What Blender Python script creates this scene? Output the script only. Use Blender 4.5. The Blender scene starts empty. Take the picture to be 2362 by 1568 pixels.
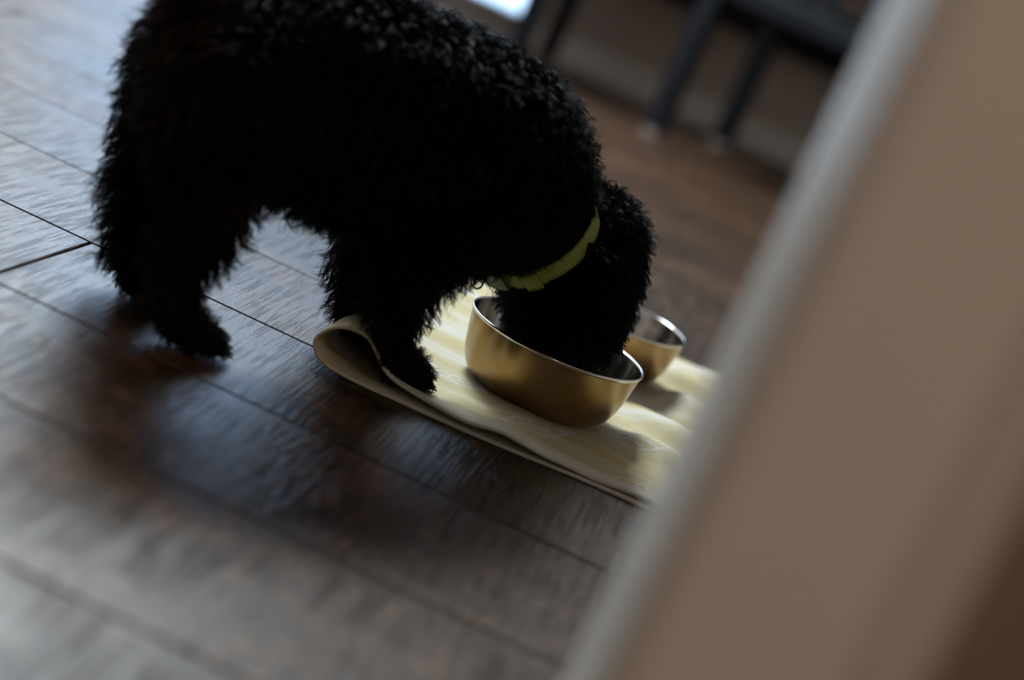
import bpy, bmesh, math, random
import numpy as np
from mathutils import Vector, Matrix, kdtree
R = math.radians
rng = np.random.default_rng(7)
random.seed(7)
scene = bpy.context.scene
col = scene.collection

# ------------------------------------------------------------------ camera
CAM_H = 0.4215
def cam_axes(roll, pitch, yaw):
    r, p, y = R(roll), R(pitch), R(yaw)
    h = Vector((-math.sin(y), math.cos(y), 0)); rt = Vector((math.cos(y), math.sin(y), 0)); z = Vector((0, 0, 1))
    fwd = h*math.cos(p) - z*math.sin(p); up = h*math.sin(p) + z*math.cos(p)
    return rt*math.cos(r) + up*math.sin(r), up*math.cos(r) - rt*math.sin(r), fwd
right, upv, fwd = cam_axes(23.9, 13.5, 4.5)
cd = bpy.data.cameras.new('camera'); cam = bpy.data.objects.new('camera', cd); col.objects.link(cam)
m = Matrix.Identity(4)
for i in range(3):
    m[i][0], m[i][1], m[i][2] = right[i], upv[i], -fwd[i]
m[2][3] = CAM_H
cam.matrix_world = m
cd.sensor_width = 36.0; cd.lens = 4150.0/2362*36.0
cd.clip_start = 0.02; cd.clip_end = 100
cd.dof.use_dof = True; cd.dof.focus_distance = 1.53; cd.dof.aperture_fstop = 2.25
scene.camera = cam
scene.view_settings.view_transform = 'Standard'; scene.view_settings.look = 'None'
scene.view_settings.exposure = 0.0; scene.view_settings.gamma = 1.0
scene.view_settings.use_curve_mapping = False
scene.cycles.use_denoising = True
scene.cycles.max_bounces = 8
scene.cycles.caustics_reflective = False

# ------------------------------------------------------------------ sky and lamps
w = bpy.data.worlds.new('sky'); scene.world = w; w.use_nodes = True
nt = w.node_tree; bg = nt.nodes['Background']
tc = nt.nodes.new('ShaderNodeTexCoord'); sx = nt.nodes.new('ShaderNodeSeparateXYZ'); rp = nt.nodes.new('ShaderNodeValToRGB')
nt.links.new(tc.outputs['Generated'], sx.inputs[0]); nt.links.new(sx.outputs['Z'], rp.inputs[0]); nt.links.new(rp.outputs[0], bg.inputs[0])
rp.color_ramp.elements[0].position = 0.0; rp.color_ramp.elements[0].color = (0.38, 0.56, 0.78, 1)
rp.color_ramp.elements[1].position = 0.25; rp.color_ramp.elements[1].color = (0.36, 0.58, 0.90, 1)
bg.inputs[1].default_value = 4.0

def area(name, loc, rot, sx_, sy_, power, color, portal=False):
    l = bpy.data.lights.new(name, 'AREA'); l.shape = 'RECTANGLE'; l.size = sx_; l.size_y = sy_
    l.energy = power; l.color = color
    if portal: l.cycles.is_portal = True
    o = bpy.data.objects.new(name, l); col.objects.link(o); o.location = loc; o.rotation_euler = rot
    return o
area('patio_door_portal', (-1.34, 5.02, 1.22), (R(90), 0, R(180)), 1.5, 2.36, 1, (1, 1, 1), True).rotation_euler = (R(-90), 0, 0)
area('added_key_lamp', (-1.55, 3.75, 2.58), (0, 0, 0), 1.1, 1.0, 225, (0.84, 0.95, 1.0))  # unseen key lamp added under the ceiling to light cloth and dog from behind
area('hall_lamp', (0.55, -0.9, 2.35), (0, 0, 0), 0.5, 0.5, 27, (1.0, 0.79, 0.63))

# ------------------------------------------------------------------ materials
def mat(name, color=(.5, .5, .5), rough=.5, metal=0, spec=.5, build=None):
    mt = bpy.data.materials.new(name); mt.use_nodes = True
    b = mt.node_tree.nodes['Principled BSDF']
    b.inputs['Base Color'].default_value = (*color, 1); b.inputs['Roughness'].default_value = rough
    b.inputs['Metallic'].default_value = metal; b.inputs['Specular IOR Level'].default_value = spec
    if build: build(mt.node_tree, b)
    return mt
def N(t, kind, **kw):
    n = t.nodes.new(kind)
    for k, v in kw.items():
        if k in n.inputs.keys() if hasattr(n.inputs, 'keys') else False: n.inputs[k].default_value = v
        else: setattr(n, k, v)
    return n
def noise(t, vec, scale, detail=3, rough=.5):
    n = t.nodes.new('ShaderNodeTexNoise'); n.inputs['Scale'].default_value = scale
    n.inputs['Detail'].default_value = detail; n.inputs['Roughness'].default_value = rough
    t.links.new(vec, n.inputs['Vector']); return n.outputs['Fac']
def mapping(t, vec, scale=(1, 1, 1), loc=(0, 0, 0), rot=(0, 0, 0)):
    n = t.nodes.new('ShaderNodeMapping'); n.inputs['Scale'].default_value = scale
    n.inputs['Location'].default_value = loc; n.inputs['Rotation'].default_value = rot
    t.links.new(vec, n.inputs['Vector']); return n.outputs[0]
def ramp(t, fac, stops):
    n = t.nodes.new('ShaderNodeValToRGB'); e = n.color_ramp.elements
    while len(e) < len(stops): e.new(.5)
    for i, (p, c) in enumerate(stops):
        e[i].position = p; e[i].color = (*c, 1) if len(c) == 3 else c
    t.links.new(fac, n.inputs[0]); return n.outputs[0]
def math_(t, op, a, b=None, c=None):
    n = t.nodes.new('ShaderNodeMath'); n.operation = op
    for i, v in enumerate((a, b, c)):
        if v is None: continue
        if isinstance(v, (int, float)): n.inputs[i].default_value = v
        else: t.links.new(v, n.inputs[i])
    return n.outputs[0]
def mixc(t, fac, a, b, mode='MIX'):
    n = t.nodes.new('ShaderNodeMix'); n.data_type = 'RGBA'; n.blend_type = mode
    for s, v in ((n.inputs[0], fac), (n.inputs[6], a), (n.inputs[7], b)):
        if isinstance(v, (int, float)): s.default_value = v
        elif isinstance(v, tuple): s.default_value = (*v, 1)
        else: t.links.new(v, s)
    return n.outputs[2]
def bump(t, b, h, strength, dist):
    n = t.nodes.new('ShaderNodeBump'); n.inputs['Strength'].default_value = strength; n.inputs['Distance'].default_value = dist
    t.links.new(h, n.inputs['Height']); t.links.new(n.outputs[0], b.inputs['Normal'])
def geo(t): return t.nodes.new('ShaderNodeNewGeometry').outputs['Position']
def objc(t): return t.nodes.new('ShaderNodeTexCoord').outputs['Object']

def plank_nodes(t, b):
    p = geo(t)
    oi = t.nodes.new('ShaderNodeObjectInfo').outputs['Random']
    off = t.nodes.new('ShaderNodeCombineXYZ'); t.links.new(math_(t, 'MULTIPLY', oi, 37.0), off.inputs[2])
    va = t.nodes.new('ShaderNodeVectorMath'); va.operation = 'ADD'; t.links.new(p, va.inputs[0]); t.links.new(off.outputs[0], va.inputs[1])
    v = va.outputs[0]
    wob = noise(t, mapping(t, v, (14, 14, 1)), 1.0, 2)
    scrape = noise(t, mapping(t, v, (300, 12, 1), rot=(0, 0, R(-1.2))), 1.0, 3, .65)
    fine = noise(t, mapping(t, v, (620, 330, 1)), 1.0, 2, .6)
    cloudy = noise(t, mapping(t, v, (5, 11, 1)), 1.0, 4, .6)
    spots = noise(t, mapping(t, v, (60, 40, 1)), 1.0, 3, .6)
    base = ramp(t, cloudy, [(.30, (.020, .010, .006)), (.52, (.046, .022, .010)), (.72, (.090, .042, .016))])
    base = mixc(t, ramp(t, spots, [(.52, (0, 0, 0)), (.74, (.6, .6, .6))]), base, (.17, .085, .045))
    region = ramp(t, wob, [(.35, (.3, .3, .3)), (.50, (1, 1, 1))])
    groove = ramp(t, scrape, [(.43, (0, 0, 0)), (.52, (1, 1, 1))])           # 0 in a groove
    groove = mixc(t, region, (1, 1, 1), groove)
    base = mixc(t, 1.0, base, ramp(t, groove, [(0, (.6, .6, .6)), (1, (1, 1, 1))]), 'MULTIPLY')
    tone = math_(t, 'ADD', math_(t, 'MULTIPLY', oi, .5), .75)
    base = mixc(t, 1.0, base, tone, 'MULTIPLY')
    t.links.new(base, b.inputs['Base Color'])
    t.links.new(math_(t, 'ADD', math_(t, 'MULTIPLY', cloudy, .14), .29), b.inputs['Roughness'])
    t.links.new(ramp(t, groove, [(0, (.20, .20, .20)), (1, (.48, .50, .50))]), b.inputs['Specular IOR Level'])
    h = math_(t, 'ADD', math_(t, 'MULTIPLY', groove, .6), math_(t, 'MULTIPLY', fine, 1.1))
    bump(t, b, h, .5, .0007)
M = {}
M['plank'] = mat('dark_scraped_oak', spec=.5, build=plank_nodes)
M['subfloor'] = mat('subfloor', (.03, .02, .015), .9)
def paint(t, b, c1, c2):
    t.links.new(ramp(t, noise(t, geo(t), 3, 3), [(.3, c1), (.7, c2)]), b.inputs['Base Color'])
    bump(t, b, noise(t, geo(t), 260, 2), .15, .0006)
M['brown_wall'] = mat('brown_wall_paint', rough=.75, build=lambda t, b: paint(t, b, (.56, .49, .45), (.62, .55, .51)))
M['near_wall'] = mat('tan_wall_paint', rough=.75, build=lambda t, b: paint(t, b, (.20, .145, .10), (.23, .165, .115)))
M['ceiling'] = mat('ceiling_paint', rough=.8, build=lambda t, b: paint(t, b, (.62, .60, .57), (.68, .66, .62)))
M['trim'] = mat('white_trim_paint', rough=.42, build=lambda t, b: paint(t, b, (.68, .65, .60), (.72, .69, .64)))
M['baseboard'] = mat('baseboard_paint', rough=.5, build=lambda t, b: paint(t, b, (.86, .82, .79), (.90, .86, .83)))
M['navy'] = mat('navy_black_wood', rough=.5, spec=.25, build=lambda t, b: (t.links.new(ramp(t, noise(t, mapping(t, objc(t), (8, 8, 60)), 1, 3), [(.3, (.003, .0045, .008)), (.7, (.007, .010, .016))]), b.inputs['Base Color'])))
M['cap'] = mat('pale_felt_cap', rough=.8, build=lambda t, b: paint(t, b, (.20, .16, .155), (.24, .19, .18)))
def brushed(t, b, r0, r1):
    o = objc(t)
    n1 = noise(t, mapping(t, o, (1, 1, 260)), 6, 3)
    t.links.new(math_(t, 'ADD', math_(t, 'MULTIPLY', n1, r1-r0), r0), b.inputs['Roughness'])
    bump(t, b, n1, .03, .0003)
M['steel_out'] = mat('satin_steel', (.34, .225, .110), .3, 1, build=lambda t, b: brushed(t, b, .20, .30))
M['steel_in'] = mat('polished_steel', (.70, .70, .70), .12, 1, build=lambda t, b: brushed(t, b, .08, .20))
M['chrome'] = mat('chrome', (.7, .7, .7), .15, 1, build=lambda t, b: brushed(t, b, .1, .2))
M['rubber'] = mat('plastic_lime', (.075, .13, .008), .55, build=lambda t, b: bump(t, b, noise(t, objc(t), 400), .1, .0003))
def glass_nodes(t, b):
    out = [n for n in t.nodes if n.type == 'OUTPUT_MATERIAL'][0]
    tr = t.nodes.new('ShaderNodeBsdfTransparent'); gl = t.nodes.new('ShaderNodeBsdfGlossy'); gl.inputs['Roughness'].default_value = .02
    fr = t.nodes.new('ShaderNodeFresnel'); fr.inputs[0].default_value = 1.3
    mx = t.nodes.new('ShaderNodeMixShader'); t.links.new(fr.outputs[0], mx.inputs[0]); t.links.new(tr.outputs[0], mx.inputs[1]); t.links.new(gl.outputs[0], mx.inputs[2])
    t.links.new(mx.outputs[0], out.inputs[0])
M['glass'] = mat('window_glass', build=glass_nodes)
def web_nodes(t, b):
    uv = t.nodes.new('ShaderNodeUVMap').outputs[0]
    s = t.nodes.new('ShaderNodeSeparateXYZ'); t.links.new(uv, s.inputs[0])
    rib = math_(t, 'SINE', math_(t, 'MULTIPLY', s.outputs['X'], 2*math.pi/0.0019))
    edge = math_(t, 'ABSOLUTE', math_(t, 'SUBTRACT', s.outputs['Y'], .5))
    inner = math_(t, 'LESS_THAN', edge, .34)
    ribm = math_(t, 'MULTIPLY', math_(t, 'ADD', math_(t, 'MULTIPLY', rib, .5), .5), inner)
    t.links.new(mixc(t, ribm, (.17, .20, .018), (.42, .47, .10)), b.inputs['Base Color'])
    bump(t, b, ribm, .6, .0008)
M['web'] = mat('lime_webbing', rough=.55, build=web_nodes)

# leaf print and broad stripes of the cloth, all in the cloth's own coordinates
LEAVES = [(-.067, 1.467, 51, .090, .013), (.016, 1.428, 30, .092, .016), (.025, 1.552, 6, .082, .019), (-.140, 1.500, 34, .055, .012),
          (.16, 1.46, 25, .08, .016), (.03, 1.93, 10, .07, .018), (-.16, 1.70, -20, .07, .018), (.15, 1.60, -50, .08, .02), (.12, 1.80, 30, .07, .018)]
def cloth_nodes(t, b):
    p = geo(t)
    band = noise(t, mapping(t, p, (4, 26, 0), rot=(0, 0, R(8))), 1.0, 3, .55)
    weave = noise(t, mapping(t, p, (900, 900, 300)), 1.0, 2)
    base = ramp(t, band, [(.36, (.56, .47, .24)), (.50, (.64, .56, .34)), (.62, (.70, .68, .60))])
    total = None
    for (x, y, a, L, W) in LEAVES:
        mp = t.nodes.new('ShaderNodeMapping'); mp.vector_type = 'TEXTURE'
        mp.inputs['Location'].default_value = (x, y, 0); mp.inputs['Rotation'].default_value = (0, 0, R(a))
        t.links.new(p, mp.inputs['Vector'])
        s = t.nodes.new('ShaderNodeSeparateXYZ'); t.links.new(mp.outputs[0], s.inputs[0])
        u = math_(t, 'DIVIDE', s.outputs['X'], L)                       # -0.5 .. 0.5 along the leaf
        inside = math_(t, 'LESS_THAN', math_(t, 'ABSOLUTE', u), .5)
        prof = math_(t, 'MULTIPLY', math_(t, 'COSINE', math_(t, 'MULTIPLY', u, math.pi)), W)
        av = math_(t, 'ABSOLUTE', s.outputs['Y'])
        outl = math_(t, 'LESS_THAN', math_(t, 'ABSOLUTE', math_(t, 'SUBTRACT', av, prof)), .0011)
        mid = math_(t, 'LESS_THAN', av, .0008)
        within = math_(t, 'LESS_THAN', av, prof)
        vein = math_(t, 'GREATER_THAN', math_(t, 'SINE', math_(t, 'MULTIPLY', math_(t, 'SUBTRACT', s.outputs['X'], av), 2*math.pi/.011)), .80)
        vein = math_(t, 'MULTIPLY', vein, within)
        one = math_(t, 'MULTIPLY', inside, math_(t, 'MAXIMUM', math_(t, 'MAXIMUM', outl, mid), vein))
        total = one if total is None else math_(t, 'MAXIMUM', total, one)
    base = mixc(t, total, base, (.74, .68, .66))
    t.links.new(base, b.inputs['Base Color'])
    b.inputs['Sheen Weight'].default_value = .15
    bump(t, b, math_(t, 'ADD', weave, math_(t, 'MULTIPLY', total, .8)), .35, .0006)
M['cloth'] = mat('cream_cotton', rough=.8, spec=.25, build=cloth_nodes)
def fur_nodes(t, b):
    p = objc(t)
    n = noise(t, p, 16, 3, .6)
    t.links.new(ramp(t, n, [(.48, (.0022, .0022, .0026)), (.60, (.010, .006, .0045)), (.70, (.026, .015, .010))]), b.inputs['Base Color'])
M['fur'] = mat('black_fur', rough=.45, spec=.11, build=fur_nodes)
M['skin'] = mat('black_undercoat', rough=.9, spec=.05, build=lambda t, b: t.links.new(ramp(t, noise(t, objc(t), 60), [(.3, (.002, .002, .0022)), (.7, (.004, .0035, .0035))]), b.inputs['Base Color']))
M['nose'] = mat('wet_black_nose', (.006, .006, .007), .25, build=lambda t, b: bump(t, b, noise(t, objc(t), 900), .3, .0005))
M['claw'] = mat('dark_claw', (.02, .018, .016), .3, build=lambda t, b: bump(t, b, noise(t, objc(t), 300), .1, .0003))

# ------------------------------------------------------------------ helpers
def obj(name, bm, material, parent=None, smooth=False, **props):
    me = bpy.data.meshes.new(name)
    bmesh.ops.recalc_face_normals(bm, faces=bm.faces[:]); bm.to_mesh(me); bm.free()
    me.materials.append(material)
    if smooth:
        for f in me.polygons: f.use_smooth = True
    o = bpy.data.objects.new(name, me); col.objects.link(o)
    if parent: o.parent = parent
    for k, v in props.items(): o[k] = v
    return o
def add_box(bm, x0, x1, y0, y1, z0, z1, bev=0, mtx=None, seg=1):
    b2 = bmesh.new(); bmesh.ops.create_cube(b2, size=1)
    for v in b2.verts:
        v.co = Vector((x0+(v.co.x+.5)*(x1-x0), y0+(v.co.y+.5)*(y1-y0), z0+(v.co.z+.5)*(z1-z0)))
    if bev: bmesh.ops.bevel(b2, geom=b2.edges[:], offset=bev, segments=seg, affect='EDGES', profile=.5)
    if mtx: b2.transform(mtx)
    me = bpy.data.meshes.new('tmp'); b2.to_mesh(me); b2.free(); bm.from_mesh(me); bpy.data.meshes.remove(me)
    return bm
def box(name, dims, material, parent=None, bev=0, mtx=None, seg=1, **props):
    return obj(name, add_box(bmesh.new(), *dims, bev=bev, mtx=mtx, seg=seg), material, parent, **props)
def empty(name, loc=(0, 0, 0), rz=0, **props):
    o = bpy.data.objects.new(name, None); col.objects.link(o); o.location = loc; o.rotation_euler = (0, 0, rz)
    for k, v in props.items(): o[k] = v
    return o
def extrude_profile(bm, pts, z0, z1):
    lo = [bm.verts.new((x, y, z0)) for x, y in pts]; hi = [bm.verts.new((x, y, z1)) for x, y in pts]
    n = len(pts)
    for i in range(n): bm.faces.new((lo[i], lo[(i+1) % n], hi[(i+1) % n], hi[i]))
    bm.faces.new(lo[::-1]); bm.faces.new(hi)
    return bm

# ------------------------------------------------------------------ the room
XL, XR, YF, YB, ZC = -2.45, 2.3, 4.90, -1.7, 2.6
floor = box('floor', (XL, XR, YB, YF+.1, -.05, -.0125), M['subfloor'], kind='structure')
rows = [1.429 - .198*k for k in range(17)][::-1]
rows += [1.429 + .2075*(k+1) for k in range(17)]
cache = {}
def plank(x0, x1, y0, y1):
    lx, ly = round(x1-x0, 3), round(y1-y0, 3)
    if (lx, ly) not in cache:
        bm = add_box(bmesh.new(), 0, lx-.0022, 0, ly-.0022, -.012, 0, bev=.0011)
        o = obj('plank', bm, M['plank'], floor); cache[(lx, ly)] = o.data
    else:
        o = bpy.data.objects.new('plank', cache[(lx, ly)]); col.objects.link(o); o.parent = floor
    o.location = (x0+.0011, y0+.0011, 0)
for k in range(len(rows)-1):
    y0, y1 = rows[k], rows[k+1]
    y0 = max(y0, YB); y1 = min(y1, YF)
    if y1-y0 < .02: continue
    LEN = 1.24
    j = (-.472 if abs(y0-1.231) < .01 else (-.05 - .83*k) % LEN)
    j = j % LEN
    cuts = [XL]; x = j - math.floor((j-XL)/LEN)*LEN
    while x < XR-.05:
        if x > XL+.05: cuts.append(x)
        x += LEN
    cuts.append(XR)
    for a, c in zip(cuts, cuts[1:]): plank(a, c, y0, y1)
box('ceiling', (XL, XR, YB, YF+.1, ZC, ZC+.1), M['ceiling'], kind='structure')
box('wall_left', (XL-.1, XL, YB, YF+.1, 0, ZC), M['brown_wall'], kind='structure')
box('wall_right', (XR, XR+.1, YB, YF+.1, 0, ZC), M['brown_wall'], kind='structure')
box('wall_back', (XL, XR, YB-.1, YB, 0, ZC), M['near_wall'], kind='structure')
DX0, DX1, DZ0, DZ1 = -2.04, -.70, .07, 2.38
bm = bmesh.new()
add_box(bm, DX1, XR, YF, YF+.14, 0, ZC); add_box(bm, XL, DX0, YF, YF+.14, 0, ZC)
add_box(bm, DX0, DX1, YF, YF+.14, DZ1, ZC); add_box(bm, DX0, DX1, YF, YF+.14, 0, DZ0)
obj('wall_far', bm, M['brown_wall'], kind='structure')
# far baseboard with a rounded top
prof = [(0, 0), (0, .062), (.004, .070), (.010, .074), (.016, .074), (.016, 0)]
def baseboard(name, x0, x1, y, s):
    bm = bmesh.new()
    a = [bm.verts.new((x0, y - s*(.016-px), pz)) for px, pz in prof]; c = [bm.verts.new((x1, y - s*(.016-px), pz)) for px, pz in prof]
    n = len(prof)
    for i in range(n): bm.faces.new((a[i], a[(i+1) % n], c[(i+1) % n], c[i]))
    bm.faces.new(a); bm.faces.new(c[::-1])
    obj(name, bm, M['baseboard'], kind='structure')
baseboard('baseboard_far', -.70, XR, YF, 1)
# glazed patio door in the far wall
door = empty('window_1', ((DX0+DX1)/2, YF+.07, 0), kind='structure')
def dbox(name, x0, x1, y0, y1, z0, z1, m_, bev=.002, parent=door):
    cx_, cy_ = (DX0+DX1)/2, YF+.07
    return box(name, (x0-cx_, x1-cx_, y0-cy_, y1-cy_, z0, z1), m_, parent, bev=bev)
dbox('sill', DX0-.02, DX1+.02, YF-.02, YF+.10, DZ0-.012, DZ0+.006, M['trim'])
for x0, x1 in ((DX0, DX0+.05), (DX1-.02, DX1), ((DX0+DX1)/2-.03, (DX0+DX1)/2+.03)):
    dbox('frame_bar', x0, x1, YF+.03, YF+.09, DZ0+.007, DZ1, M['trim'])
dbox('window_rail', DX0+.05, DX1-.02, YF+.032, YF+.088, DZ1-.05, DZ1, M['trim'])
for x0, x1 in ((DX0+.05, (DX0+DX1)/2-.03), ((DX0+DX1)/2+.03, DX1-.02)):
    dbox('pane', x0, x1, YF+.055, YF+.060, DZ0+.007, DZ1-.05, M['glass'], 0)
# frame around the added ceiling lamp; the ceiling has no opening here
lamp_rim = empty('added_lamp_frame', (-1.55, 3.75, 2.56), kind='structure')
for d in ((-.62, -.56, -.57, .57, 0, .04), (.56, .62, -.57, .57, 0, .04), (-.56, .56, -.57, -.51, 0, .04), (-.56, .56, .51, .57, 0, .04)):
    box('frame_bar', d, M['trim'], lamp_rim, bev=.003)

# near wall with the doorway the photograph is taken through
WY0, WY1 = .520, .760
JX = .0236                                                     # jamb face
bm = bmesh.new(); add_box(bm, JX+.012, XR, WY0, WY1, 0, ZC)
add_box(bm, XL, -.86, WY0, WY1, 0, ZC); add_box(bm, -.86, JX+.012, WY0, WY1, 2.05, ZC)
obj('wall_near', bm, M['near_wall'], kind='structure')
box('trim_1', (JX, JX+.012, WY0-.0005, WY1+.0005, 0, 2.05), M['trim'], bev=.001, kind='structure')       # jamb lining
x0 = JX+.0015
pts = [(x0, WY0), (x0, WY0-.006), (x0+.0008, WY0-.008), (x0+.003, WY0-.0115), (x0+.006, WY0-.0138), (x0+.009, WY0-.0147),
       (x0+0.0655, WY0-.0152), (x0+0.0680, WY0-.0175), (x0+0.0715, WY0-.0205), (x0+0.0755, WY0-.0215), (x0+0.0795, WY0-.0205), (x0+0.0825, WY0-.017), (x0+0.0835, WY0-.010), (x0+0.0835, WY0)]
obj('trim_2', extrude_profile(bmesh.new(), pts, 0, 2.11), M['trim'], kind='structure')                    # casing
pts2 = [(x, 2*(WY0+WY1)/2 - y) for x, y in pts]
obj('trim_3', extrude_profile(bmesh.new(), pts2, 0, 2.11), M['trim'], kind='structure')
box('trim_4', (-.872, -.86, WY0-.0005, WY1+.0005, 0, 2.05), M['trim'], bev=.001, kind='structure')

# ------------------------------------------------------------------ chairs and table
def chair(loc, rz, label):
    t = empty('dining_chair', loc, rz, label=label, category='chair', group='dark chairs by the far wall')
    W, D, lt = .42, .445, .05
    for (x, y, h) in ((0, 0, .88), (W, 0, .88), (0, D, .40), (W, D, .40)):
        bm = bmesh.new(); h0 = .022
        add_box(bm, x-lt/2, x+lt/2, y-lt/2, y+lt/2, h0, h, bev=.004, seg=2)
        for v in bm.verts:                                  # a slight taper towards the foot
            k = max(0, (.34-v.co.z)/.34)*.08
            v.co.x += (x-v.co.x)*k; v.co.y += (y-v.co.y)*k
        l = obj('leg', bm, M['navy'], t)
        bm = bmesh.new(); add_box(bm, x-.022, x+.022, y-.022, y+.022, 0.0, h0, bev=.005, seg=2)
        obj('foot_cap', bm, M['cap'], l, label='pale felt foot cap')
    for d in ((lt/2, W-lt/2, -.014, .014, .352, .40), (lt/2, W-lt/2, D-.014, D+.014, .34, .40)):
        box('rail', d, M['navy'], t, bev=.003)
    for d in ((-.014, .014, lt/2, D-lt/2, .34, .40), (W-.014, W+.014, lt/2, D-lt/2, .34, .40)):
        box('rail', d, M['navy'], t, bev=.003)
    box('seat', (-.035, W+.035, .026, D+.04, .40, .43), M['navy'], t, bev=.010, seg=3)
    box('top_rail', (.026, W-.026, -.012, .012, .80, .88), M['navy'], t, bev=.006, seg=2)
    for i in range(4):
        xx = .075 + i*.09
        box('back_slat', (xx-.014, xx+.014, -.007, .007, .40, .80), M['navy'], t, bev=.003)
    return t
chair((-.219, 4.085, 0), R(-18.4), 'dark navy wooden chair whose two thick legs stand beside the door casing')
chair((-1.02, 4.236, 0), R(-2), 'dark navy wooden chair with one leg showing just above the dog\'s back')
t = empty('dining_table', (-.1, 4.475, 0), 0, label='dark navy table whose low stretcher shows between the chair legs at the top edge', category='table')
box('tabletop', (-1.25, 1.25, -.20, .40, .72, .75), M['navy'], t, bev=.006, seg=2)
for x in (-1.15, 1.15):
    for y in (-.13, .33):
        box('leg', (x-.035, x+.035, y-.035, y+.035, 0, .72), M['navy'], t, bev=.004)
box('stretcher', (-1.115, 1.115, .315, .345, .272, .335), M['navy'], t, bev=.004)
for y in (-.13, .33): box('apron', (-1.115, 1.115, y-.012, y+.012, .64, .72), M['navy'], t, bev=.002)
for x in (-1.15, 1.15): box('apron', (x-.012, x+.012, -.095, .295, .64, .72), M['navy'], t, bev=.002)

# ------------------------------------------------------------------ folded cloth under the bowls
BOWL_A = (-.0855, 1.562); BOWL_B = (-.055, 1.800)
def smooth(a, b, x): 
    t_ = np.clip((x-a)/(b-a), 0, 1); return t_*t_*(3-2*t_)
def catmull(P, n):
    P = np.array(P, float); P = np.vstack([2*P[0]-P[1], P, 2*P[-1]-P[-2]])
    out = []
    segs = len(P)-3
    for q in np.linspace(0, segs-1e-6, n):
        i = int(q); t_ = q-i; a, b, c, d = P[i:i+4]
        out.append(.5*((2*b)+(-a+c)*t_+(2*a-5*b+4*c-d)*t_**2+(-a+3*b-3*c+d)*t_**3))
    return np.array(out)
NS, NT = 260, 90
front = catmull([(.46, .0012), (.25, .0012), (.05, .0012), (-.08, .0012), (-.17, .0014), (-.215, .0018), (-.243, .006), (-.2545, .018), (-.250, .030), (-.236, .0385),
                 (-.218, .0385), (-.206, .029), (-.197, .0190), (-.183, .0120), (-.163, .0090), (-.138, .0078), (-.112, .0076), (-.088, .0095), (-.068, .0072), (-.045, .0048), (.0, .0040), (.05, .0038), (.15, .0036), (.25, .0036), (.35, .0036), (.46, .0036)], NS)
back = catmull([(.46, .0012), (.25, .0012), (.05, .0012), (-.08, .0012), (-.17, .0012), (-.225, .0013), (-.248, .0022), (-.2545, .0055), (-.252, .0088), (-.245, .0105),
                (-.232, .0095), (-.218, .0070), (-.205, .0052), (-.185, .0044), (-.160, .0040), (-.135, .0038), (-.110, .0038), (-.088, .0038), (-.068, .0038), (-.045, .0038), (.0, .0038), (.05, .0036), (.15, .0036), (.25, .0036), (.35, .0036), (.46, .0036)], NS)
tt = np.linspace(0, 1, NT)
itop = int(NS*9.5/25)
verts = []
for j, t_ in enumerate(tt):
    k = smooth(.08, .40, t_)
    X = front[:, 0]*(1-k)+back[:, 0]*k; Z = front[:, 1]*(1-k)+back[:, 1]*k
    Z = np.maximum(Z, .0010)
    yf = 1.401 + .115*np.clip(X+.08, -.2, .06) + .04*np.clip(X+.02, 0, .5) + .003*np.sin(X*22+1)
    idx = np.arange(NS)
    top = smooth(itop, itop+30, idx)
    yf = yf + top*.004*np.sin(X*31+.6)
    yf = yf - (1-smooth(itop-40, itop, idx))*0.004
    yb = 1.985 + .006*np.sin(X*17) - .012*(1-top)
    Y = yf + (yb-yf)*t_
    # crumples of the top layer, right of the bowls and at the front edge
    dA = np.hypot(X-BOWL_A[0], Y-BOWL_A[1]); dB = np.hypot(X-BOWL_B[0], Y-BOWL_B[1])
    flat = smooth(.060, .105, dA)*smooth(.055, .095, dB)
    v = Y + .42*(X+.05) + .012*np.sin(X*14)
    ridges = .0145*(.5+.5*np.sin(2*np.pi*(v-1.455)/.105))**1.6 + .004*(.5+.5*np.sin(2*np.pi*v/.043+1.5+X*9))
    amp = smooth(-.03, .05, X)*smooth(1.45, 1.53, Y)*(1-smooth(1.93, 1.98, Y))*flat
    wt = smooth(.012, .05, t_)
    flat_paw = smooth(.022, .048, np.hypot(X+.176, (Y-1.444)*1.1))*smooth(.018, .042, np.hypot(X+.242, Y-1.500))
    pw = (1-flat_paw)*wt*(idx > itop-8)
    Z = Z*(1-pw) + np.minimum(Z, .0050)*pw
    flat_paw = 1-(1-flat_paw)*wt
    small = .0012*(1+np.sin(X*52+Y*17))*(1+np.sin(Y*41-X*12))*flat*.5
    fold = .0055*np.exp(-((Y-(1.432+.05*np.sin(X*9+2)+.12*(X+.1)))/.012)**2)*smooth(-.10, -.05, X)*(1-smooth(.02, .10, X))*.55
    lift = .004*(.5+.5*np.sin(X*33+.4))*np.exp(-t_*9)*smooth(-.12, -.07, X)*(1-smooth(-.04, .0, X))
    Zt = Z + top*flat_paw*(ridges*amp + small + fold*flat + lift)
    verts += list(zip(X, Y, Zt))
faces = [(j*NS+i, j*NS+i+1, (j+1)*NS+i+1, (j+1)*NS+i) for j in range(NT-1) for i in range(NS-1)]
me = bpy.data.meshes.new('folded_cloth'); me.from_pydata([tuple(map(float, v)) for v in verts], [], faces)
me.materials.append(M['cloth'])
for f in me.polygons: f.use_smooth = True
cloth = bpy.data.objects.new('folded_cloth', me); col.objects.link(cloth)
sol = cloth.modifiers.new('thickness', 'SOLIDIFY'); sol.thickness = .0020; sol.offset = 0
cloth['label'] = 'cream yellow leaf-printed cloth folded double under both bowls, its left fold curled up'; cloth['category'] = 'cloth'

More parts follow.
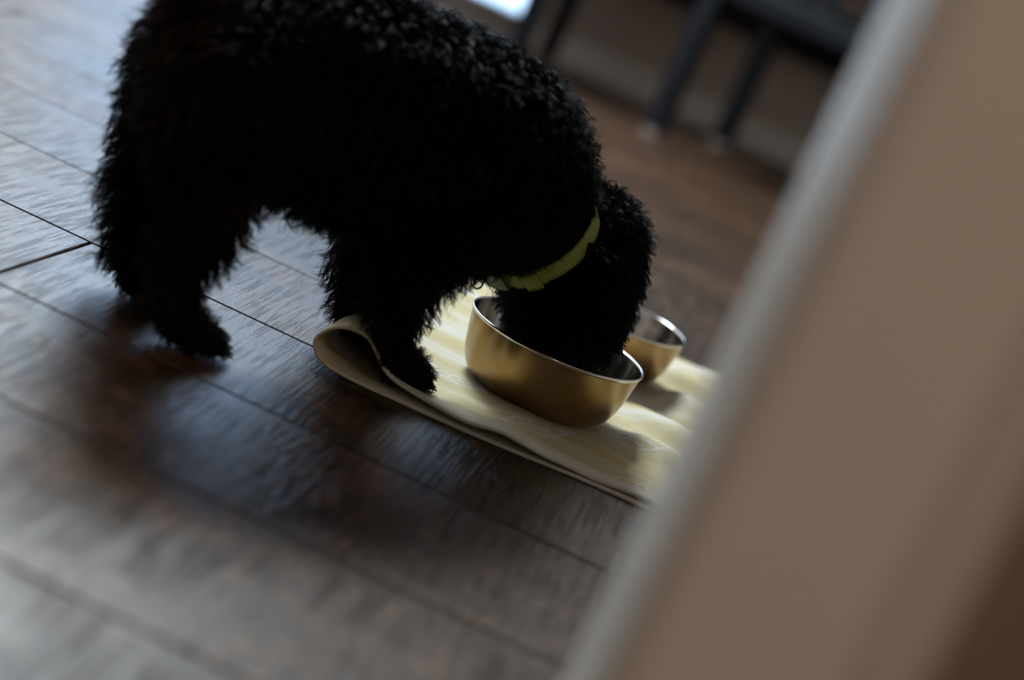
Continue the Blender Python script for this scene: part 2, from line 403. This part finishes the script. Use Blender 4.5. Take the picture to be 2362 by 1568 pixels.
# ------------------------------------------------------------------ bowls
def lathe(bm, prof, n=96):
    rings = []
    for r_, z in prof:
        if r_ < 1e-6: rings.append([bm.verts.new((0, 0, z))])
        else: rings.append([bm.verts.new((r_*math.cos(2*math.pi*i/n), r_*math.sin(2*math.pi*i/n), z)) for i in range(n)])
    for a, b in zip(rings, rings[1:]):
        for i in range(n):
            j = (i+1) % n
            if len(a) == 1: bm.faces.new((a[0], b[i], b[j]))
            elif len(b) == 1: bm.faces.new((a[i], a[j], b[0]))
            else: bm.faces.new((a[i], a[j], b[j], b[i]))
    return bm
OUT = [(0, .0012), (.044, .0012), (.050, 0), (.056, .0012), (.062, .0040), (.0675, .0085), (.0715, .0145), (.0748, .0230), (.0772, .0330), (.0792, .0430), (.0808, .0520), (.0818, .0580)]
IN = [(.0808, .0600), (.0800, .0520), (.0784, .0430), (.0764, .0330), (.0740, .0235), (.0706, .0152), (.0665, .0095), (.0610, .0052), (.055, .0030), (.030, .0024), (0, .0024)]
RIM = [(.0808, .0600), (.0812, .0608), (.0820, .0612), (.0828, .0608), (.0830, .0600), (.0827, .0590), (.0818, .0580)]
def catp(P, n): 
    q = catmull(P, n); q[:, 0] = np.maximum(q[:, 0], 0); q[0, 0] = P[0][0]; q[-1, 0] = P[-1][0]; return [tuple(x) for x in q]
def bowl(name, loc, sc, label):
    o = empty(name, loc, 0, label=label, category='bowl', group='steel pet bowls on the cloth')
    o.scale = (sc, sc, sc)
    obj('outer_wall', lathe(bmesh.new(), [(0, .0012), (.044, .0012)]+catp(OUT[2:], 30)), M['steel_out'], o, True, label='satin brushed outside')
    obj('inner_wall', lathe(bmesh.new(), catp(IN[:-2], 30)+IN[-2:]), M['steel_in'], o, True, label='polished inside')
    obj('rim', lathe(bmesh.new(), catp(RIM, 18)), M['steel_in'], o, True)
    return o
bowl('pet_bowl', (*BOWL_A, .0047), 1.0, 'satin steel bowl the black dog is eating from')
bowl('pet_bowl', (*BOWL_B, .0047), .925, 'smaller-looking steel bowl standing empty behind the dog\'s head')

# ------------------------------------------------------------------ the dog
dog = empty('dog', (-.353, 1.313, 0), R(43), label='curly black puppy standing on the plank floor, head down in the front steel bowl', category='dog')
# chains of (forward, left, up, radius) in the dog's own frame
CH = [
 [(-.046, 0, .222, .045), (-.024, 0, .214, .063), (.03, 0, .210, .080), (.09, 0, .208, .084), (.16, 0, .204, .084), (.215, 0, .199, .080), (.262, 0, .184, .060), (.297, 0, .161, .0465), (.335, 0, .155, .048), (.354, 0, .157, .049), (.366, 0, .125, .049), (.369, 0, .092, .045), (.368, 0, .062, .034), (.374, 0, .043, .022)],
 [(.310, 0, .145, .044), (.335, 0, .115, .041), (.346, 0, .085, .038), (.352, 0, .062, .032), (.360, 0, .048, .024)],
 [(.20, 0, .175, .066), (.212, 0, .157, .050), (.232, 0, .152, .038)],
 [(.02, 0, .172, .040), (.10, 0, .176, .043), (.18, 0, .171, .048)],
 [(.03, .034, .170, .030), (.11, .036, .168, .032)],
 # near hind leg
 [(-.038, -.036, .190, .056), (-.034, -.042, .145, .034), (-.026, -.046, .112, .025), (-.028, -.047, .080, .021), (-.034, -.046, .058, .0175), (-.027, -.046, .036, .016), (-.018, -.046, .020, .0155), (-.002, -.046, .0145, .0150), (.012, -.046, .0125, .0125)],
 # far hind leg
 [(-.034, .036, .190, .046), (-.030, .044, .148, .038), (-.026, .047, .108, .036), (-.021, .047, .078, .030), (-.022, .046, .055, .025), (-.020, .046, .034, .021), (-.014, .046, .018, .0175), (.000, .046, .0145, .0160), (.012, .046, .0125, .013)],
 # near fore leg
 [(.185, -.036, .175, .050), (.170, -.043, .135, .034), (.161, -.040, .102, .0230), (.169, -.038, .072, .0190), (.176, -.036, .046, .0155), (.179, -.036, .031, .0155), (.191, -.036, .0215, .0160), (.208, -.036, .0185, .0145)],
 # far fore leg
 [(.185, .036, .175, .050), (.176, .041, .135, .032), (.170, .042, .102, .0225), (.175, .042, .072, .0190), (.179, .042, .048, .0170), (.182, .042, .033, .0165), (.193, .042, .0225, .0160), (.208, .042, .0195, .0140)],
 # tail, raised
 [(-.068, 0, .245, .018), (-.088, 0, .270, .014), (-.100, .004, .300, .012), (-.100, .01, .330, .010)],
]
# four toes at the front of each paw
TOES = []
for (fx, ly, z, r_) in ((.014, -.046, .0105, .0080), (.014, .046, .0105, .0080), (.211, -.036, .0150, .0085), (.211, .042, .0155, .0080)):
    for k, dy in enumerate((-.0125, -.0043, .0043, .0125)):
        TOES.append((fx+(.004 if k in (1, 2) else 0), ly+dy, z, r_))
bm = bmesh.new()
def sphere(bm, c, r_, seg=20, scale=(1, 1, 1)):
    mt_ = Matrix.Translation(c) @ Matrix.Diagonal((*[r_*s for s in scale], 1))
    bmesh.ops.create_uvsphere(bm, u_segments=seg, v_segments=seg//2+2, radius=1, matrix=mt_)
ub = bmesh.new(); bmesh.ops.create_uvsphere(ub, u_segments=18, v_segments=11, radius=1)
UV_ = np.array([v.co[:] for v in ub.verts]); UF = [[v.index for v in f.verts] for f in ub.faces]; ub.free(); bm.free()
SV, SF = [], []
def put(c, r_, sc=(1, 1, 1)):
    o_ = len(SV)*len(UV_); SV.append(UV_*np.array(sc)*r_ + np.array(c)); SF.extend([[q+o_ for q in f] for f in UF])
for ch in CH:
    for a, b in zip(ch, ch[1:]):
        d = math.dist(a[:3], b[:3]); n = max(2, int(d/(min(a[3], b[3])*.28)))
        for i in range(n+1):
            t_ = i/n; put(Vector(a[:3]).lerp(Vector(b[:3]), t_), a[3]+(b[3]-a[3])*t_)
for x, y, z, r_ in TOES: put((x, y, z), r_, (1.3, .95, .95))
me = bpy.data.meshes.new('body'); me.from_pydata(np.vstack(SV).tolist(), [], SF)
tmp = bpy.data.objects.new('tmp', me); col.objects.link(tmp)
rm = tmp.modifiers.new('r', 'REMESH'); rm.mode = 'VOXEL'; rm.voxel_size = .0034
smd = tmp.modifiers.new('s', 'SMOOTH'); smd.factor = .5; smd.iterations = 6
dg = bpy.context.evaluated_depsgraph_get(); ev = tmp.evaluated_get(dg)
body_me = bpy.data.meshes.new_from_object(ev); body_me.name = 'body'
bpy.data.objects.remove(tmp)
body_me.materials.clear(); body_me.materials.append(M['skin'])
for f in body_me.polygons: f.use_smooth = True
body = bpy.data.objects.new('body', body_me); col.objects.link(body); body.parent = dog
# ears: hanging flaps
def ear_mesh(side):
    bm = bmesh.new()
    C = [(.318, .046, .168, .010, .014), (.330, .054, .155, .011, .022), (.342, .0585, .130, .0105, .029), (.350, .060, .105, .010, .031), (.354, .059, .082, .008, .026), (.356, .057, .066, .005, .014)]
    Cs = catmull([c for c in C], 22)
    n = 20; rings = []
    for x, y, z, th, wd in Cs:
        rings.append([bm.verts.new((x+wd*math.cos(2*math.pi*i/n), side*(y+th*math.sin(2*math.pi*i/n)), z)) for i in range(n)])
    for a, b in zip(rings, rings[1:]):
        for i in range(n): bm.faces.new((a[i], a[(i+1) % n], b[(i+1) % n], b[i]))
    bm.faces.new(rings[0]); bm.faces.new(rings[-1][::-1])
    return bm
ears = [obj('ear', ear_mesh(s), M['skin'], dog, True) for s in (-1, 1)]
bm = bmesh.new(); sphere(bm, (.388, 0, .030), .010, 16, (.8, 1.2, .8)); obj('nose', bm, M['nose'], dog, True)
for s in (-1, 1):
    bm = bmesh.new(); sphere(bm, (.393, s*.024, .098), .0075, 16); obj('eye', bm, M['nose'], dog, True)
for x, y, z, r_ in TOES:
    bm = bmesh.new()
    bmesh.ops.create_cone(bm, cap_ends=True, segments=8, radius1=.0022, radius2=.0006, depth=.009, matrix=Matrix.Translation((x+r_*1.3+.002, y, z-.004)) @ Matrix.Rotation(R(110), 4, 'Y'))
    obj('claw', bm, M['claw'], dog, True)

# ---- collar
cc = np.array([.2905, 0, .1535]); axu = np.array([.571, 0, .821]); axs = np.array([0, 1., 0]); axn = np.array([.821, 0, -.571])
RU, RS = .0575, .0565
def ringpt(a, extra=0.0, wv=0.0):
    # a = 0 at the nape, growing over the dog's right flank (towards the camera) to the throat at pi
    p = cc + axu*math.cos(a)*(RU+extra) - axs*math.sin(a)*(RS+extra) + axn*wv
    sag = .006*math.sin(a)**2
    return p + axn*sag
def strap(name, a0, a1, extra, width, thick, n, material, parent):
    bm = bmesh.new(); uvl = bm.loops.layers.uv.new('UVMap')
    A = np.linspace(a0, a1, n); closed = abs(a1-a0-2*math.pi) < 1e-6
    rings = []
    for a in A:
        tw = .0
        rings.append([bm.verts.new(ringpt(a, extra-thick/2, -width/2)), bm.verts.new(ringpt(a, extra+thick/2, -width/2)),
                      bm.verts.new(ringpt(a, extra+thick/2, width/2)), bm.verts.new(ringpt(a, extra-thick/2, width/2))])
    V = [0, 0, 1, 1]
    for q, (r1, r2) in enumerate(zip(rings, rings[1:])):
        for i in range(4):
            j = (i+1) % 4
            f = bm.faces.new((r1[i], r1[j], r2[j], r2[i]))
            L0, L1 = A[q]*.057, A[q+1]*.057
            for lp, u, v_ in zip(f.loops, (L0, L0, L1, L1), (V[i], V[j], V[j], V[i])): lp[uvl].uv = (u, v_)
    bm.faces.new(rings[0]); bm.faces.new(rings[-1][::-1])
    return obj(name, bm, material, parent)
collar = strap('collar', 0, 2*math.pi-.001, 0, .0155, .0016, 120, M['web'], dog); collar['label'] = 'lime green ribbed webbing collar'
strap('strap_end', 2.00, 2.48, .0020, .0152, .0015, 30, M['web'], collar)
k1 = strap('keeper_loop', 2.08, 2.30, .0052, .0175, .0022, 10, M['web'], collar)
b1 = strap('side_buckle', 2.60, 2.96, .0030, .0165, .0040, 14, M['rubber'], collar); b1['label'] = 'moulded lime buckle'
b2 = strap('buckle_prong', 3.06, 3.22, .0040, .0150, .0050, 6, M['rubber'], collar)
bm = bmesh.new()
pr_ = [ringpt(3.14, .0075, w_) for w_ in (-.007, 0, .007)]
n1, n2 = 28, 8
cpt = Vector(ringpt(3.04, .010, 0)); uax = Vector(axn); vax = Vector(axu)*-1
for i in range(n1):
    a = 2*math.pi*i/n1
    c_ = cpt + uax*math.cos(a)*.0075 + vax*math.sin(a)*.0055
    rad = (uax*math.cos(a)+vax*math.sin(a)); zz = uax.cross(vax)
    for j in range(n2):
        b_ = 2*math.pi*j/n2; bm.verts.new(c_ + rad*math.cos(b_)*.0009 + zz*math.sin(b_)*.0009)
bm.verts.ensure_lookup_table()
for i in range(n1):
    for j in range(n2):
        bm.faces.new((bm.verts[i*n2+j], bm.verts[((i+1) % n1)*n2+j], bm.verts[((i+1) % n1)*n2+(j+1) % n2], bm.verts[i*n2+(j+1) % n2]))
obj('metal_ring', bm, M['chrome'], collar, True, label='small steel ring')

# ---- coat: strands grown from the body and the ears
def tri_arrays(me):
    me.calc_loop_triangles()
    co = np.empty(len(me.vertices)*3); me.vertices.foreach_get('co', co); co = co.reshape(-1, 3)
    tr = np.empty(len(me.loop_triangles)*3, dtype=np.int32); me.loop_triangles.foreach_get('vertices', tr)
    return co[tr.reshape(-1, 3)]
def grow(T, n, nguide, length_fn, name, dens_fn=None, K=8, curl=.0026, r0=.00016):
    e1, e2 = T[:, 1]-T[:, 0], T[:, 2]-T[:, 0]
    nr = np.cross(e1, e2); ar = np.linalg.norm(nr, axis=1); nr = nr/np.maximum(ar, 1e-12)[:, None]
    wgt = ar/ar.sum()
    idx = rng.choice(len(T), n, p=wgt)
    u, v = rng.random(n), rng.random(n); fl = u+v > 1; u[fl] = 1-u[fl]; v[fl] = 1-v[fl]
    root = T[idx, 0]+e1[idx]*u[:, None]+e2[idx]*v[:, None]; nor = nr[idx]
    # keep clear of the collar
    rel = root-cc; dn = rel@axn; rad = np.linalg.norm(rel - dn[:, None]*axn, axis=1)
    oncol = (np.abs(dn-.005) < .0105) & (rad < .0600)
    nearcol = (np.abs(dn-.005) < .026) & (rad < .066)
    Ln = length_fn(root, nor)
    Ln = np.where(nearcol, Ln*.5, Ln)
    keep = (~oncol) & (root[:, 2] > .003)
    root, nor, Ln = root[keep], nor[keep], Ln[keep]; n = len(root)
    # flow: along the body, falling on the flanks and legs
    s, z = root[:, 0], root[:, 2]
    flow = np.zeros_like(root)
    flow[:, 0] = -.45; flow[:, 2] = -.55
    hd = smooth(.29, .34, s)
    flow[:, 0] = flow[:, 0]*(1-hd) + .0*hd; flow[:, 2] = flow[:, 2]*(1-hd) - .9*hd
    lg = 1-smooth(.10, .14, z); flow[:, 0] = flow[:, 0]*(1-lg*.75*(1-hd)); flow[:, 2] -= lg*.45*(1-hd)
    rumpm = (1-smooth(-.10, -.02, s))*(1-lg); flow[:, 2] -= .3*rumpm
    tang = flow - (flow*nor).sum(1)[:, None]*nor
    d = nor*.95 + tang*.85
    gi = rng.choice(n, nguide, replace=False)
    kd = kdtree.KDTree(nguide)
    for q, g in enumerate(gi): kd.insert(root[g].tolist(), q)
    kd.balance()
    own = np.array([kd.find(p)[1] for p in root.tolist()])
    groot = root[gi][own]; gd = d[gi]+rng.normal(0, .26, (nguide, 3)); gl = Ln[gi]*rng.uniform(.65, 1.55, nguide)
    gph = rng.uniform(0, 6.28, nguide); gom = rng.uniform(3.5, 7.5, nguide)*rng.choice([-1, 1], nguide); gcu = curl*rng.uniform(.5, 1.7, nguide)
    gd = gd/np.linalg.norm(gd, axis=1)[:, None]; gD = gd[own]
    d = d + rng.normal(0, .18, d.shape); d = d/np.linalg.norm(d, axis=1)[:, None]
    L_ = .45*Ln*rng.uniform(.7, 1.25, n) + .55*gl[own]; L_ = L_*np.where(rng.random(n) < .02, 1.45, 1)
    a1 = np.cross(gD, [0.3, .2, 1.]); a1 /= np.linalg.norm(a1, axis=1)[:, None]; a2 = np.cross(gD, a1)
    pos = np.zeros((n, K, 3)); ts = np.linspace(0, 1, K)
    stray = rng.random(n) < .09
    clump = np.where(stray, .15, .78)
    for k, t_ in enumerate(ts):
        own_p = root + d*(L_*t_)[:, None]
        g_p = groot + gD*(L_*t_)[:, None]
        c_ = (clump*t_**.8)[:, None]
        p = own_p*(1-c_) + g_p*c_
        p[:, 2] -= L_*.22*t_**2
        ph = gph[own] + gom[own]*t_*(L_/.02) + np.where(stray, rng.normal(0, .1, n)*0+1.3, 0)
        amp = (gcu[own]*t_*np.clip(L_/.016, .2, 1.3))[:, None]
        p = p + a1*(np.cos(ph)[:, None]*amp) + a2*(np.sin(ph)[:, None]*amp)
        p[:, 2] = np.maximum(p[:, 2], .0012)
        pos[:, k] = p
    cv = bpy.data.hair_curves.new(name); cv.add_curves([K]*n)
    cv.attributes['position'].data.foreach_set('vector', pos.reshape(-1).astype(np.float32))
    ra = cv.attributes.get('radius') or cv.attributes.new('radius', 'FLOAT', 'POINT')
    rr = np.tile(r0*(1-.75*ts), n)
    ra.data.foreach_set('value', rr.astype(np.float32))
    cv.materials.append(M['fur'])
    o = bpy.data.objects.new(name, cv); col.objects.link(o)
    return o
def len_body(p, nrm):
    s, z = p[:, 0], p[:, 2]
    L = np.full(len(p), .0175)
    L = L*(1-smooth(.27, .33, s)) + .0105*smooth(.27, .33, s)
    legz = 1-smooth(.05, .11, z)
    L = L*(1-legz*.30)
    paw = 1-smooth(.016, .034, z)
    L = np.where(s < .3, L*(1-paw*.62), L)
    L = np.where((s > .12) & (s < .3), L*(1-.35*(1-smooth(.045, .075, z))*(1-paw)), L)
    L = np.where((s > .3) & (z < .075), .0055, L)
    bk = smooth(.2, .7, -nrm[:, 0])*(1-smooth(.09, .12, z))*smooth(.02, .04, z)*(s < .25)
    L = L + bk*.006
    return L
T = tri_arrays(body_me)
c1 = grow(T, 170000, 8500, len_body, 'coat'); c1.parent = body; c1['kind'] = 'stuff'
for e_ in ears:
    c2 = grow(tri_arrays(e_.data), 9000, 260, lambda p, nrm: np.full(len(p), .0085), 'ear_coat', curl=.0022); c2.parent = e_; c2['kind'] = 'stuff'
